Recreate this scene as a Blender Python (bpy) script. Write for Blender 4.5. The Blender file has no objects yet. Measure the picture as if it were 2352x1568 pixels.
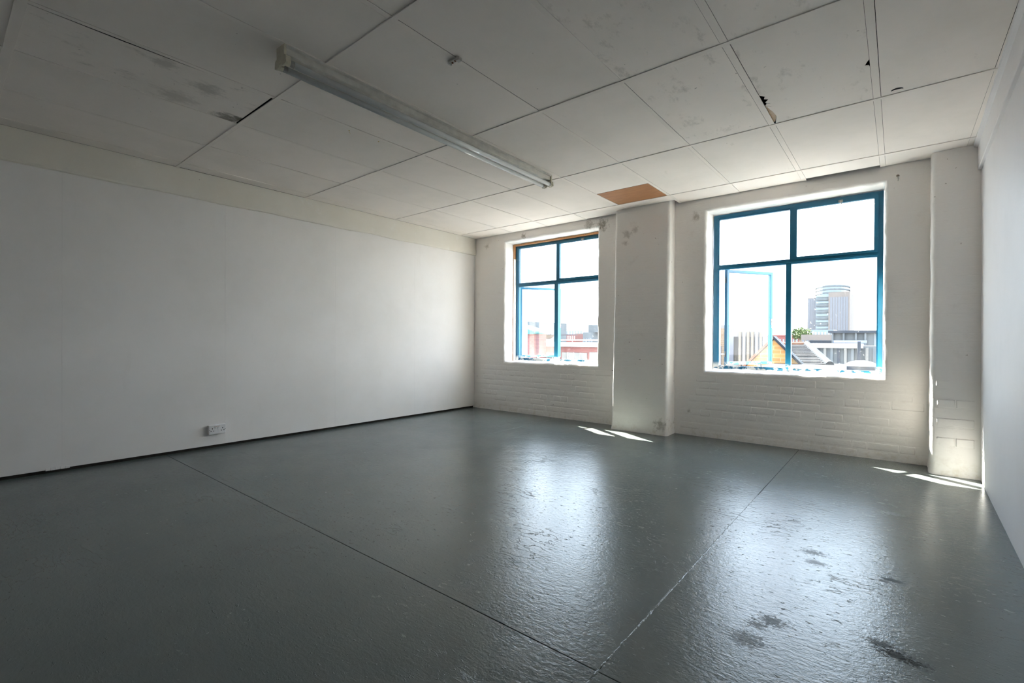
import bpy, bmesh, math, random
from mathutils import Vector, Matrix, noise
random.seed(7)
S = bpy.context.scene
COL = S.collection

# ---------------------------------------------------------------- camera
F, YAW, PITCH, ROLL = 1088.49, math.radians(-39.1436), math.radians(-0.2628), math.radians(0.2744)
CP = Vector((5.0982, -5.3435, 1.0568))
H = 2.603
fw = Vector((math.sin(YAW) * math.cos(PITCH), math.cos(YAW) * math.cos(PITCH), math.sin(PITCH)))
rt0 = Vector((math.cos(YAW), -math.sin(YAW), 0)); up0 = rt0.cross(fw)
rt = rt0 * math.cos(ROLL) + up0 * math.sin(ROLL); up = -rt0 * math.sin(ROLL) + up0 * math.cos(ROLL)
cam = bpy.data.cameras.new('camera'); co = bpy.data.objects.new('camera', cam); COL.objects.link(co)
cam.sensor_width = 36; cam.lens = F / 2352 * 36; cam.clip_start = .05; cam.clip_end = 2000
M = Matrix((rt, up, -fw)).transposed().to_4x4(); M.translation = CP; co.matrix_world = M
S.camera = co

# ---------------------------------------------------------------- light
SUN_TRAVEL = Vector((.80, -.49, -1.0))
W = bpy.data.worlds.new('sky'); S.world = W; W.use_nodes = True
nt = W.node_tree; nt.nodes.clear()
tc = nt.nodes.new('ShaderNodeTexCoord'); sp = nt.nodes.new('ShaderNodeSeparateXYZ'); cr = nt.nodes.new('ShaderNodeValToRGB')
bg = nt.nodes.new('ShaderNodeBackground'); wo = nt.nodes.new('ShaderNodeOutputWorld')
nt.links.new(tc.outputs['Generated'], sp.inputs[0]); nt.links.new(sp.outputs['Z'], cr.inputs[0])
cr.color_ramp.elements[0].position = 0.0; cr.color_ramp.elements[0].color = (.91, .95, 1, 1)
cr.color_ramp.elements[1].position = .8; cr.color_ramp.elements[1].color = (.56, .74, 1, 1)
nt.links.new(cr.outputs[0], bg.inputs[0]); nt.links.new(bg.outputs[0], wo.inputs[0]); bg.inputs[1].default_value = 1.0
sl = bpy.data.lights.new('sun', 'SUN'); so = bpy.data.objects.new('sun', sl); COL.objects.link(so)
sl.energy = 8.0; sl.angle = math.radians(.55); sl.color = (1, .92, .80)
so.rotation_euler = SUN_TRAVEL.to_track_quat('-Z', 'Y').to_euler(); so.location = (-8, 6, 14)
V = S.view_settings; V.view_transform = 'Standard'; V.look = 'None'; V.gamma = 1; V.use_curve_mapping = False
V.exposure = 3.55
S.cycles.max_bounces = 14; S.cycles.diffuse_bounces = 8; S.cycles.glossy_bounces = 5; S.cycles.transparent_max_bounces = 16
S.cycles.caustics_reflective = False; S.cycles.sample_clamp_indirect = 6

# ---------------------------------------------------------------- materials
def lin(r, g, b):
    f = lambda c: ((c / 255 + .055) / 1.055) ** 2.4 if c > 10 else c / 255 / 12.92
    return (f(r), f(g), f(b), 1)
class G:
    """small node graph helper"""
    def __init__(s, name, world=False):
        s.m = bpy.data.materials.new(name); s.m.use_nodes = True; s.t = s.m.node_tree; s.t.nodes.clear()
        s.out = s.n('OutputMaterial'); s.b = s.n('BsdfPrincipled'); s.l(s.b.outputs[0], s.out.inputs[0])
        s.tc = s.n('TexCoord'); s.co = s.n('NewGeometry').outputs['Position'] if world else s.tc.outputs['Object']
    def n(s, k, **kw):
        x = s.t.nodes.new('ShaderNode' + k)
        for a, b in kw.items(): setattr(x, a, b)
        return x
    def l(s, a, b): s.t.links.new(a, b)
    def mp(s, scale=(1, 1, 1), loc=(0, 0, 0), rot=(0, 0, 0)):
        m = s.n('Mapping'); m.inputs['Scale'].default_value = scale; m.inputs['Location'].default_value = loc
        m.inputs['Rotation'].default_value = rot; s.l(s.co, m.inputs[0]); return m.outputs[0]
    def noise(s, sc, det=3, rough=.55, vec=None, dist=0):
        x = s.n('TexNoise'); x.inputs['Scale'].default_value = sc; x.inputs['Detail'].default_value = det
        x.inputs['Roughness'].default_value = rough; x.inputs['Distortion'].default_value = dist
        s.l(vec or s.co, x.inputs['Vector']); return x.outputs['Fac']
    def ramp(s, fac, a, b, ca=(0, 0, 0, 1), cb=(1, 1, 1, 1)):
        r = s.n('ValToRGB'); e = r.color_ramp.elements; e[0].position = a; e[1].position = b; e[0].color = ca; e[1].color = cb
        s.l(fac, r.inputs[0]); return r.outputs[0]
    def math(s, op, a, b=None, clamp=False):
        x = s.n('Math', operation=op, use_clamp=clamp)
        for i, v in enumerate((a, b)):
            if v is None: continue
            if isinstance(v, (int, float)): x.inputs[i].default_value = v
            else: s.l(v, x.inputs[i])
        return x.outputs[0]
    def mix(s, fac, a, b):
        x = s.n('Mix', data_type='RGBA')
        for k, v in ((0, fac), (6, a), (7, b)):
            if isinstance(v, (int, float)): x.inputs[k].default_value = v
            elif isinstance(v, tuple): x.inputs[k].default_value = v
            else: s.l(v, x.inputs[k])
        return x.outputs[2]
    def bump(s, h, strength=.5, dist=.002, prev=None):
        x = s.n('Bump'); x.inputs['Strength'].default_value = strength; x.inputs['Distance'].default_value = dist
        s.l(h, x.inputs['Height'])
        if prev: s.l(prev, x.inputs['Normal'])
        return x.outputs[0]
    def done(s, color=None, rough=.6, normal=None, spec=None, metal=None):
        for k, v in (('Base Color', color), ('Roughness', rough), ('Normal', normal), ('Specular IOR Level', spec), ('Metallic', metal)):
            if v is None: continue
            if isinstance(v, (int, float, tuple)): s.b.inputs[k].default_value = v
            else: s.l(v, s.b.inputs[k])
        return s.m
def plain(name, c, rough=.6, var=.12, sc=8, metal=0, bump=0):
    g = G(name); n = g.noise(sc, 4)
    d = tuple(x * (1 - var) for x in c[:3]) + (1,)
    col = g.mix(g.ramp(n, .3, .7), c, d)
    return g.done(col, rough, g.bump(g.noise(sc * 12, 3), .4, bump) if bump else None, metal=metal, spec=.5 if rough < .6 else .12)

def m_wallpaint(name, base, stain, amount=.5, streak=False):
    g = G(name)
    big = g.ramp(g.noise(1.3, 5, .6), .42, .68)
    st = g.ramp(g.noise(6, 6, .7, g.mp((1, 1, .35) if streak else (1, 1, 1))), .60, .80)
    c1 = g.mix(g.math('MULTIPLY', big, .35), base, stain)
    c2 = g.mix(g.math('MULTIPLY', st, amount), c1, stain)
    dots = g.ramp(g.noise(38, 2, .5), .76, .80)
    c3 = g.mix(g.math('MULTIPLY', dots, .45 * amount), c2, (.16, .12, .09, 1))
    n1 = g.bump(g.noise(9, 3), .25, .004); n2 = g.bump(g.noise(160, 3), .25, .0006, n1)
    return g.done(c3, .55, n2, spec=.35)
WHITE = (.80, .79, .76, 1)
M_board = m_wallpaint('painted_board', (.78, .755, .74, 1), (.65, .62, .585, 1), .35, True)
M_right = m_wallpaint('painted_plaster', (.75, .735, .745, 1), (.64, .62, .61, 1), .35, True)
M_rear = m_wallpaint('rear_wall_paint', (.66, .65, .635, 1), (.55, .53, .51, 1), .3)

def m_brickpaint(name, real=False):
    g = G(name, True)
    v = g.mp((1, 1, 1), rot=(math.pi / 2, 0, 0))
    br = g.n('TexBrick'); g.l(v, br.inputs[0]); br.inputs['Scale'].default_value = 1
    br.inputs['Mortar Size'].default_value = .007; br.inputs['Mortar Smooth'].default_value = .9
    br.inputs['Brick Width'].default_value = .225; br.inputs['Row Height'].default_value = .075
    br.inputs['Bias'].default_value = 0
    warp = g.noise(7, 4, .6)
    h = br.outputs['Fac']
    patch = g.ramp(g.noise(2.2, 3), .35, .60)
    h2 = g.math('MULTIPLY', h, g.math('MULTIPLY', patch, -1.0))
    nb = g.bump(warp, .55, .010)
    if not real: nb = g.bump(h2, .22, .002, nb)
    nb = g.bump(g.noise(45, 4, .6), .35, .0022, nb)
    st = g.ramp(g.noise(5, 6, .7), .60, .82)
    c = g.mix(g.math('MULTIPLY', st, .40), (.87, .835, .80, 1), (.58, .51, .44, 1))
    # dirt stains of their own shape under the ceiling edge
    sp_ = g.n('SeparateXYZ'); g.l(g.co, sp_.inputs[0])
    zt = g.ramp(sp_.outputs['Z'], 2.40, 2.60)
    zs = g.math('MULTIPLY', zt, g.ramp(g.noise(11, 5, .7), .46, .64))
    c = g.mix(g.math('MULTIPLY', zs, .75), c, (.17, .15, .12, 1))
    zb = g.math('MULTIPLY', g.ramp(sp_.outputs['Z'], .02, .16, (1, 1, 1, 1), (0, 0, 0, 1)), g.ramp(g.noise(16, 4, .7), .50, .70))
    c = g.mix(g.math('MULTIPLY', zb, .35), c, (.50, .40, .24, 1))
    dots = g.ramp(g.noise(26, 2, .4), .755, .775)
    c = g.mix(g.math('MULTIPLY', dots, .6), c, (.18, .11, .07, 1))
    for (x, z, r_, k) in ((2.20, 2.50, .10, .75), (2.02, 2.53, .08, .6), (2.62, 2.30, .07, .4), (2.72, 2.33, .05, .35), (2.60, 2.20, .04, .4), (3.36, 2.42, .06, .6), (.95, 2.53, .05, .7), (.25, 2.46, .05, .5), (3.06, .12, .08, .55), (3.30, .27, .03, .5)):
        cx = g.n('CombineXYZ'); g.l(sp_.outputs['X'], cx.inputs[0]); g.l(sp_.outputs['Z'], cx.inputs[2])
        ps = g.n('VectorMath', operation='DISTANCE'); g.l(cx.outputs[0], ps.inputs[0]); ps.inputs[1].default_value = (x, 0, z)
        q = g.math('ADD', g.math('DIVIDE', ps.outputs['Value'], r_), g.math('MULTIPLY', g.math('SUBTRACT', g.noise(24, 6, .75), .5), 4.0))
        c = g.mix(g.math('MULTIPLY', g.ramp(q, .1, .95, (1, 1, 1, 1), (0, 0, 0, 1)), k), c, (.20, .16, .11, 1))
    return g.done(c, .50, nb, spec=.4)
M_brick = m_brickpaint('painted_brick')
M_brickpart = m_brickpaint('painted_brick_face', True)
M_dark = plain('dark_void', (.012, .011, .010, 1), .9)
M_recess = plain('dirty_recess', (.05, .045, .04, 1), .9, .4, 20)

def m_tile(name, grime, spots=()):
    g = G(name)
    base = (.86, .795, .745, 1)
    oi = g.n('ObjectInfo'); add = g.n('VectorMath', operation='ADD'); mu = g.n('VectorMath', operation='SCALE'); mu.inputs['Scale'].default_value = 7
    cx = g.n('CombineXYZ'); g.l(oi.outputs['Random'], cx.inputs[0]); g.l(oi.outputs['Random'], cx.inputs[1]); g.l(cx.outputs[0], mu.inputs[0])
    g.l(g.co, add.inputs[0]); g.l(mu.outputs[0], add.inputs[1]); v = add.outputs[0]
    tone = g.math('MULTIPLY', oi.outputs['Random'], .10)
    c = g.mix(tone, base, (.55, .54, .50, 1))
    w = g.ramp(g.noise(2.0, 5, .6, v), .45, .75); c = g.mix(g.math('MULTIPLY', w, .30), c, (.60, .58, .52, 1))
    m1 = g.n('Mapping'); m1.inputs['Scale'].default_value = (1.0, .45, 1); g.l(v, m1.inputs[0])
    s1 = g.ramp(g.noise(9, 6, .75, m1.outputs[0], .15), .66 - .10 * grime, .86 - .08 * grime)
    c = g.mix(g.math('MULTIPLY', s1, .30 + .3 * grime), c, (.24, .22, .18, 1))
    d = g.ramp(g.noise(30, 2, .5, v), .77 - .04 * grime, .80 - .03 * grime)
    c = g.mix(g.math('MULTIPLY', d, .30 + .3 * grime), c, (.13, .10, .08, 1))
    for (x, y, r_, k) in spots:
        ps = g.n('VectorMath', operation='DISTANCE'); g.l(g.co, ps.inputs[0]); ps.inputs[1].default_value = (x, y, H)
        q = g.math('ADD', g.math('DIVIDE', ps.outputs['Value'], r_), g.math('MULTIPLY', g.math('SUBTRACT', g.noise(16, 6, .75, g.mp((1, .6, 1))), .5), 3.6))
        c = g.mix(g.math('MULTIPLY', g.ramp(q, .3, 1.0, (1, 1, 1, 1), (0, 0, 0, 1)), k), c, (.14, .125, .095, 1))
    return g.done(c, .75, g.bump(g.noise(120, 2, .5), .2, .0006, g.bump(g.noise(3, 2, .5, v), .3, .006)), spec=.25)
M_tile = m_tile('ceiling_tile_paint', .15); M_tile2 = m_tile('grimy_ceiling_tile', 1.0)
M_leak = m_tile('leak_stained_tile', 1.0, ((1.42, -4.02, .10, .75), (1.46, -3.96, .06, .8), (1.75, -4.25, .10, .35), (1.50, -4.35, .12, .3), (1.88, -4.5, .08, .3)))
M_bar = M_tile
M_band = m_wallpaint('beam_plaster', (.69, .655, .585, 1), (.80, .79, .77, 1), .8)

def m_wood(name, a, b, sc=(1, 22, 6)):
    g = G(name); n = g.noise(2.2, 4, .6, g.mp(sc), .4)
    return g.done(g.mix(g.ramp(n, .35, .65), a, b), .45, g.bump(n, .15, .0006))
M_ply = m_wood('brown_plywood', (.42, .20, .085, 1), (.32, .135, .055, 1), (3, 40, 1))
M_timber = m_wood('bare_timber', (.55, .27, .10, 1), (.40, .18, .07, 1), (30, 2, 2))

M_timber_pale = m_wood('pale_board', (.60, .42, .24, 1), (.50, .33, .18, 1), (8, 8, 2))

def m_floor():
    g = G('grey_floor_paint')
    big = g.ramp(g.noise(.9, 5, .6), .35, .70)
    c = g.mix(big, (.128, .150, .143, 1), (.105, .124, .119, 1))
    # worn dark patches, drawn out along the trowel strokes
    v = g.mp((1.0, 1.7, 1))
    wear = g.math('MULTIPLY', g.ramp(g.noise(21, 6, .75, v, .6), .60, .66), g.ramp(g.noise(2.3, 4, .6), .50, .62))
    sp_ = g.n('SeparateXYZ'); g.l(g.co, sp_.inputs[0])
    near = g.math('MULTIPLY', g.ramp(g.math('DIVIDE', sp_.outputs['X'], 5.6), .50, .80), 1.0)
    wearm = g.math('MULTIPLY', wear, g.math('ADD', g.math('MULTIPLY', near, .75), .10))
    c = g.mix(g.math('MULTIPLY', wearm, .55), c, (.045, .050, .048, 1))
    # two places where the paint has come off
    for (x, y, r, a, k) in ((5.10, -3.29, .060, 1.6, 1.), (5.155, -3.305, .045, 1.8, 1.), (5.06, -3.25, .05, 1.6, .8), (5.09, -2.66, .050, 2.2, .85), (5.06, -2.69, .03, 2, .7), (4.69, -3.52, .065, 1.2, .55), (4.74, -3.34, .055, 1.3, .6), (4.70, -3.40, .04, 1.3, .5), (4.78, -2.56, .055, 1.5, .5), (4.80, -2.68, .05, 1.5, .5), (5.08, -1.62, .06, 1.5, .3)):
        mp = g.mp((1, a, 1), (0, 0, 0)); ps = g.n('VectorMath', operation='DISTANCE'); g.l(mp, ps.inputs[0]); ps.inputs[1].default_value = (x, y * a, 0)
        q = g.math('ADD', g.math('DIVIDE', ps.outputs['Value'], r), g.math('MULTIPLY', g.math('SUBTRACT', g.noise(75, 6, .8), .5), 5.5))
        k_ = g.ramp(q, .72, .85, (1, 1, 1, 1), (0, 0, 0, 1)); k2 = g.math('MULTIPLY', k_, .8 * k)
        c = g.mix(k2, c, (.035, .036, .034, 1)); wearm = g.math('ADD', wearm, k2, True)
    dots = g.ramp(g.noise(34, 2, .5, g.mp((1, 2, 1))), .765, .785)
    c = g.mix(g.math('MULTIPLY', dots, .8), c, (.03, .03, .03, 1))
    r0 = g.math('ADD', g.math('MULTIPLY', g.noise(2.4, 4, .6), .14), .145)
    rough = g.math('ADD', r0, g.math('MULTIPLY', wearm, .55))
    # lumps, trowel ridges and grain under the paint
    n = g.bump(g.noise(3.0, 3, .5), .25, .006)
    n = g.bump(g.noise(26, 4, .6, g.mp((1, 2.2, 1), rot=(0, 0, math.radians(-14))), .5), .40, .0036, n)
    lum = g.ramp(g.noise(30, 3, .6, g.mp((1, 1.6, 1))), .64, .78); n = g.bump(lum, .7, .0034, n)
    rid = g.n('TexNoise'); rid.inputs['Scale'].default_value = 6; rid.inputs['Detail'].default_value = 5; g.l(g.mp((1, 3, 1), rot=(0, 0, .3)), rid.inputs['Vector'])
    rr = g.math('ABSOLUTE', g.math('SUBTRACT', rid.outputs['Fac'], .5)); rr2 = g.ramp(rr, 0, .012, (1, 1, 1, 1), (0, 0, 0, 1))
    rr3 = g.math('MULTIPLY', rr2, g.ramp(g.noise(2.1, 2), .55, .66)); n = g.bump(rr3, .5, .0025, n)
    n = g.bump(g.noise(75, 3, .65), .45, .0018, n); n = g.bump(g.noise(190, 2, .6), .35, .0008, n)
    g.b.inputs['IOR'].default_value = 1.5
    return g.done(c, rough, n, spec=g.math('MULTIPLY', g.math('SUBTRACT', 1.0, g.math('MULTIPLY', wearm, .85)), .42))
M_floor = m_floor()

def m_blue():
    g = G('blue_frame_paint')
    chip = g.ramp(g.noise(17, 5, .75), .68, .72)
    c = g.mix(g.ramp(g.noise(5, 3), .3, .7), (.011, .145, .250, 1), (.007, .110, .200, 1))
    c = g.mix(chip, c, (.55, .53, .48, 1))
    sp_ = g.n('SeparateXYZ'); g.l(g.co, sp_.inputs[0])
    low = g.math('MULTIPLY', g.ramp(sp_.outputs['Z'], .78, .82, (1, 1, 1, 1), (0, 0, 0, 1)), g.ramp(g.noise(12, 4, .7), .47, .52))
    c = g.mix(low, c, (.72, .70, .64, 1))
    return g.done(c, .38, g.bump(g.noise(60, 4, .6), .4, .0012), spec=.5)
M_blue = m_blue()
def m_glass():
    g = G('dusty_glass'); g.t.nodes.remove(g.b)
    tr = g.n('BsdfTransparent'); tr.inputs[0].default_value = (.93, .96, .96, 1)
    gl = g.n('BsdfGlossy'); gl.inputs['Roughness'].default_value = .02
    df = g.n('BsdfTranslucent'); df.inputs[0].default_value = (.9, .9, .88, 1)
    fr = g.n('Fresnel'); fr.inputs[0].default_value = 1.45
    m1 = g.n('MixShader'); m2 = g.n('MixShader')
    geo = g.n('NewGeometry')
    back = g.math('MULTIPLY', fr.outputs[0], g.math('SUBTRACT', 1.0, geo.outputs['Backfacing']))
    g.l(back, m1.inputs[0]); g.l(tr.outputs[0], m1.inputs[1]); g.l(gl.outputs[0], m1.inputs[2])
    sp_ = g.n('SeparateXYZ'); g.l(g.co, sp_.inputs[0])
    lowd = g.ramp(sp_.outputs['Z'], .75, 1.25, (1, 1, 1, 1), (0, 0, 0, 1))
    streak = g.noise(16, 4, .7, g.mp((1, 1, .12)))
    dirt = g.math('MULTIPLY', g.math('ADD', g.math('MULTIPLY', lowd, .8), .2), g.ramp(streak, .25, .8))
    spl = g.math('MULTIPLY', g.ramp(g.noise(42, 2, .4), .72, .76), .6)
    fac = g.math('ADD', g.math('MULTIPLY', dirt, .018), g.math('MULTIPLY', spl, .10), True)
    g.l(fac, m2.inputs[0]); g.l(m1.outputs[0], m2.inputs[1]); g.l(df.outputs[0], m2.inputs[2]); g.l(m2.outputs[0], g.out.inputs[0])
    return g.m
M_glass = m_glass()
M_cream = plain('aged_cream_plastic', (.60, .56, .44, 1), .4, .2, 30)
M_batten = plain('grubby_white_enamel', (.62, .60, .55, 1), .35, .25, 14)
M_tube = plain('unlit_tube_glass', (.72, .73, .72, 1), .12, .06, 5)
M_steel = plain('dull_steel', (.35, .34, .32, 1), .4, .3, 40, .7)
M_socket = plain('white_socket_plastic', (.78, .77, .77, 1), .3, .04)
M_black = plain('black_hole', (.01, .01, .01, 1), .7)
M_rust = plain('rusty_brown', (.20, .09, .04, 1), .7, .4, 60)
M_redprint = plain('red_mark', (.45, .06, .05, 1), .5)
M_yellow = plain('yellow_drip', (.62, .42, .03, 1), .4)

# ---------------------------------------------------------------- object helpers
def tag(o, label=None, cat=None, group=None, kind=None):
    if label: o['label'] = label
    if cat: o['category'] = cat
    if group: o['group'] = group
    if kind: o['kind'] = kind
    return o
def link(name, me, mat, parent=None):
    o = bpy.data.objects.new(name, me); COL.objects.link(o)
    if mat: me.materials.append(mat)
    if parent: o.parent = parent
    return o
def obj(name, bm, mat, parent=None, smooth=False):
    me = bpy.data.meshes.new(name)
    bmesh.ops.recalc_face_normals(bm, faces=bm.faces[:]); bm.to_mesh(me); bm.free()
    if smooth:
        for p in me.polygons: p.use_smooth = True
    return link(name, me, mat, parent)
def empty(name, loc=(0, 0, 0)):
    o = bpy.data.objects.new(name, None); COL.objects.link(o); o.location = loc; o.empty_display_size = .1; return o
def box(bm, x0, x1, y0, y1, z0, z1, bev=0):
    vs = [bm.verts.new(p) for p in ((x0, y0, z0), (x1, y0, z0), (x1, y1, z0), (x0, y1, z0), (x0, y0, z1), (x1, y0, z1), (x1, y1, z1), (x0, y1, z1))]
    fs = [bm.faces.new([vs[i] for i in f]) for f in ((0, 3, 2, 1), (4, 5, 6, 7), (0, 1, 5, 4), (1, 2, 6, 5), (2, 3, 7, 6), (3, 0, 4, 7))]
    if bev:
        es = list({e for f in fs for e in f.edges})
        bmesh.ops.bevel(bm, geom=es, offset=bev, segments=2, affect='EDGES', profile=.6)
    return vs
def B(name, dims, mat, parent=None, bev=0, **k):
    bm = bmesh.new(); box(bm, *dims, bev=bev); return obj(name, bm, mat, parent, **k)
def prism(bm, pts, axis, a, b):
    """polygon pts (2D) extruded along axis from a to b"""
    f = {'x': lambda p, t: (t, p[0], p[1]), 'y': lambda p, t: (p[0], t, p[1]), 'z': lambda p, t: (p[0], p[1], t)}[axis]
    A = [bm.verts.new(f(p, a)) for p in pts]; C = [bm.verts.new(f(p, b)) for p in pts]
    bm.faces.new(A); bm.faces.new(C[::-1]); n = len(pts)
    for i in range(n): bm.faces.new((A[i], C[i], C[(i + 1) % n], A[(i + 1) % n]))
def cyl(bm, p0, p1, r, seg=16, r2=None):
    p0, p1 = Vector(p0), Vector(p1); d = (p1 - p0); q = d.to_track_quat('Z', 'Y')
    r2 = r if r2 is None else r2; A = []; C = []
    for i in range(seg):
        a = 2 * math.pi * i / seg; v = q @ Vector((math.cos(a), math.sin(a), 0))
        A.append(bm.verts.new(p0 + v * r)); C.append(bm.verts.new(p1 + v * r2))
    bm.faces.new(A[::-1]); bm.faces.new(C)
    for i in range(seg): bm.faces.new((A[i], A[(i + 1) % seg], C[(i + 1) % seg], C[i]))
def nz(x, y, z, s, a): return noise.noise(Vector((x * s, y * s, z * s))) * a

# ================================================================ room shell
XR = lambda y: 5.600 + .018 * y                     # the right wall runs slightly out of square
YB = -7.46; T = .55
# ---- floor: painted slabs with joints, parts of the floor
fl = B('floor', (-.3, 6.0, YB - .3, T, -.30, -.06), M_recess); tag(fl, kind='structure')
xs = [-.02, 1.565, 4.362, 6.0]; ys = [YB - .1, -4.0, .02]
for i in range(3):
    for j in range(2):
        g = .0012 if i != 2 else .002
        bm = bmesh.new(); box(bm, xs[i] + (.0003 if i == 1 else .001 if i else 0), xs[i + 1] - (.0003 if i == 0 else .001), ys[j] + (.0012 if j else 0), ys[j + 1] - (.0012 if not j else 0), -.06, 0)
        bmesh.ops.bevel(bm, geom=[e for e in bm.edges if all(v.co.z > -.01 for v in e.verts)], offset=.0016, segments=1, affect='EDGES')
        obj('floor_slab', bm, M_floor, fl)
# ragged ridge of paint along the long joint
bm = bmesh.new(); prev = None; y = -1.75
while y > -5.2:
    k = min(1, (-1.75 - y) / .8); w = max(.0015, .0045 + nz(0, y, 3, 30, .005) + nz(2, y, 1, 110, .004)) * (.4 + .6 * k); h = max(.0001, (.0010 + nz(5, y, 0, 45, .0020) + nz(1, y, 5, 130, .0022)) * (.4 + .6 * k))
    c = 4.362 + nz(0, y, 9, 14, .004) + nz(4, y, 2, 120, .003)
    row = [bm.verts.new(p) for p in ((c - w, y, -.001), (c - w * .45, y, h * .8), (c + w * .2, y, h), (c + w, y, -.001))]
    if prev:
        for a in range(3): bm.faces.new((prev[a], prev[a + 1], row[a + 1], row[a]))
    prev = row; y -= .004
obj('paint_ridge', bm, M_floor, fl, smooth=True)

# ---- left wall: painted boards hung just above the floor on a dark backing
wl = B('wall_left', (-.45, -.030, YB, T, -.06, 2.9), M_recess); tag(wl, kind='structure')
edges = [YB, -7.03, -5.86, -4.688, -3.522, -2.352, -1.182, -.004]
for a, b in zip(edges[:-1], edges[1:]):
    bm = bmesh.new(); n = 14
    box(bm, -.030, 0, a + .0001, b - .0001, .027, 2.42)
    bmesh.ops.bevel(bm, geom=bm.edges[:], offset=.0006, segments=1, affect='EDGES')
    obj('wall_board', bm, M_board, wl)
# broken board foot with lump of filler at the second joint
bm = bmesh.new()
for k in range(5):
    yy = -4.78 + k * .028; hh = .018 + abs(nz(yy, 1, 2, 22, .03)); box(bm, -.004, .003 + abs(nz(yy, 0, 0, 31, .006)), yy, yy + .027, .021, .021 + hh, .002)
obj('filler_patch', bm, M_board, wl)
# ---- plaster band along the top of the left wall
bm = bmesh.new(); prev = None; y = YB
while y < -.004:
    e = nz(0, y, 0, 2.4, .012); j = nz(1, y, 0, 20, .0035)
    pr = [(.0, 2.352 + e), (.010, 2.349 + e + j), (.022, 2.356 + e + j), (.026, 2.372 + e), (.024 + nz(2, y, 0, 3, .002), 2.48), (.024, 2.603)]
    row = [bm.verts.new((p[0], y, p[1])) for p in pr]
    if prev:
        for a in range(5): bm.faces.new((prev[a], prev[a + 1], row[a + 1], row[a]))
    prev = row; y += .035
row = [bm.verts.new((v.co.x, -.002, v.co.z)) for v in prev]
for a in range(5): bm.faces.new((prev[a], prev[a + 1], row[a + 1], row[a]))
bm.faces.new(row)
tag(obj('trim_1', bm, M_band), kind='structure')

# ---- right wall (slightly out of square) and rear wall
bm = bmesh.new(); prism(bm, [(XR(T), T), (XR(YB), YB), (6.1, YB), (6.1, T)], 'z', -.05, 2.9)
tag(obj('wall_right', bm, M_right), kind='structure')
bm = bmesh.new(); rows = []
for yy in (YB, -.160):
    x = XR(yy); rows.append([bm.verts.new((px, yy, pz)) for px, pz in ((x + .01, 2.400), (x - .018, 2.400), (x - .022, 2.404), (x - .022, 2.575), (x - .044, 2.583), (x - .046, H), (x + .01, H))])
for k in range(7): bm.faces.new((rows[0][k], rows[0][(k + 1) % 7], rows[1][(k + 1) % 7], rows[1][k]))
bm.faces.new(rows[0]); bm.faces.new(rows[1])
tag(obj('trim_2', bm, M_right), kind='structure')
tag(B('wall_rear', (-.45, 6.1, YB - .25, YB, -.3, 2.9), M_rear), kind='structure')

# ---- window wall: thick painted brick with two openings, soft plastered arrises
OP = [(.610, 2.140, .735, 2.478), (3.475, 5.000, .728, 2.462)]
def grid_with_holes(bm, xs, zs, holes, y):
    for i in range(len(xs) - 1):
        for j in range(len(zs) - 1):
            cx, cz = (xs[i] + xs[i + 1]) / 2, (zs[j] + zs[j + 1]) / 2
            if any(h[0] < cx < h[1] and h[2] < cz < h[3] for h in holes): continue
            q = [bm.verts.new(p) for p in ((xs[i], y, zs[j]), (xs[i + 1], y, zs[j]), (xs[i + 1], y, zs[j + 1]), (xs[i], y, zs[j + 1]))]
            bm.faces.new(q)
bm = bmesh.new(); E = .03
hi = [(a - E, b + E, c - E, d + E) for a, b, c, d in OP]
cutx = sorted([-.45, 6.1] + [v for h in hi for v in h[:2]]); 
def cells(lo, hi_, extra): return sorted(set([lo, hi_] + extra))
allz = cells(-.06, 2.9, [v for h in hi for v in h[2:]])
grid_with_holes(bm, cells(-.45, 6.1, [v for h in hi for v in h[:2]]), allz, hi, 0)
grid_with_holes(bm, cells(-.45, 6.1, [v for h in OP for v in h[:2]]), cells(-.06, 2.9, [v for h in OP for v in h[2:]]), OP, T)
for (a, b, c, d) in OP:
    rings = []
    prof = [(E * (1 - math.sin(t * math.pi / 2 / 5)), E * (1 - math.cos(t * math.pi / 2 / 5))) for t in range(6)]
    prof += [(0, y) for y in (.05, .08, .12, .16, .20, .24, .30, .40, T)]
    for k, (e, yy) in enumerate(prof):
        pts = []; x0, x1, z0, z1 = a - e, b + e, c - e, d + e
        N1, N2 = 80, 90
        for s in range(N1): pts.append((x0 + (x1 - x0) * s / N1, z0, 0, -1))
        for s in range(N2): pts.append((x1, z0 + (z1 - z0) * s / N2, 1, 0))
        for s in range(N1): pts.append((x1 - (x1 - x0) * s / N1, z1, 0, 1))
        for s in range(N2): pts.append((x0, z1 - (z1 - z0) * s / N2, -1, 0))
        ring = []
        for (x, z, nx, nz_) in pts:
            am = 0 if k == 0 or k == len(prof) - 1 else 1
            dd = am * (nz(x, yy, z, 9, .006) + nz(x, yy * .4, z, 38, .0035))
            dy = am * (k < 5) * nz(x, 3 + yy, z, 30, .0035)
            ring.append(bm.verts.new((x + nx * dd, yy + dy, z + nz_ * dd)))
        rings.append(ring)
    for r0, r1 in zip(rings[:-1], rings[1:]):
        n = len(r0)
        for s in range(n): bm.faces.new((r0[s], r0[(s + 1) % n], r1[(s + 1) % n], r1[s]))
me = bpy.data.meshes.new('wall_back'); bmesh.ops.recalc_face_normals(bm, faces=bm.faces[:]); bm.to_mesh(me); bm.free()
for p in me.polygons: p.use_smooth = p.area < .01
wb = link('wall_back', me, M_brick); tag(wb, kind='structure')
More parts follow.
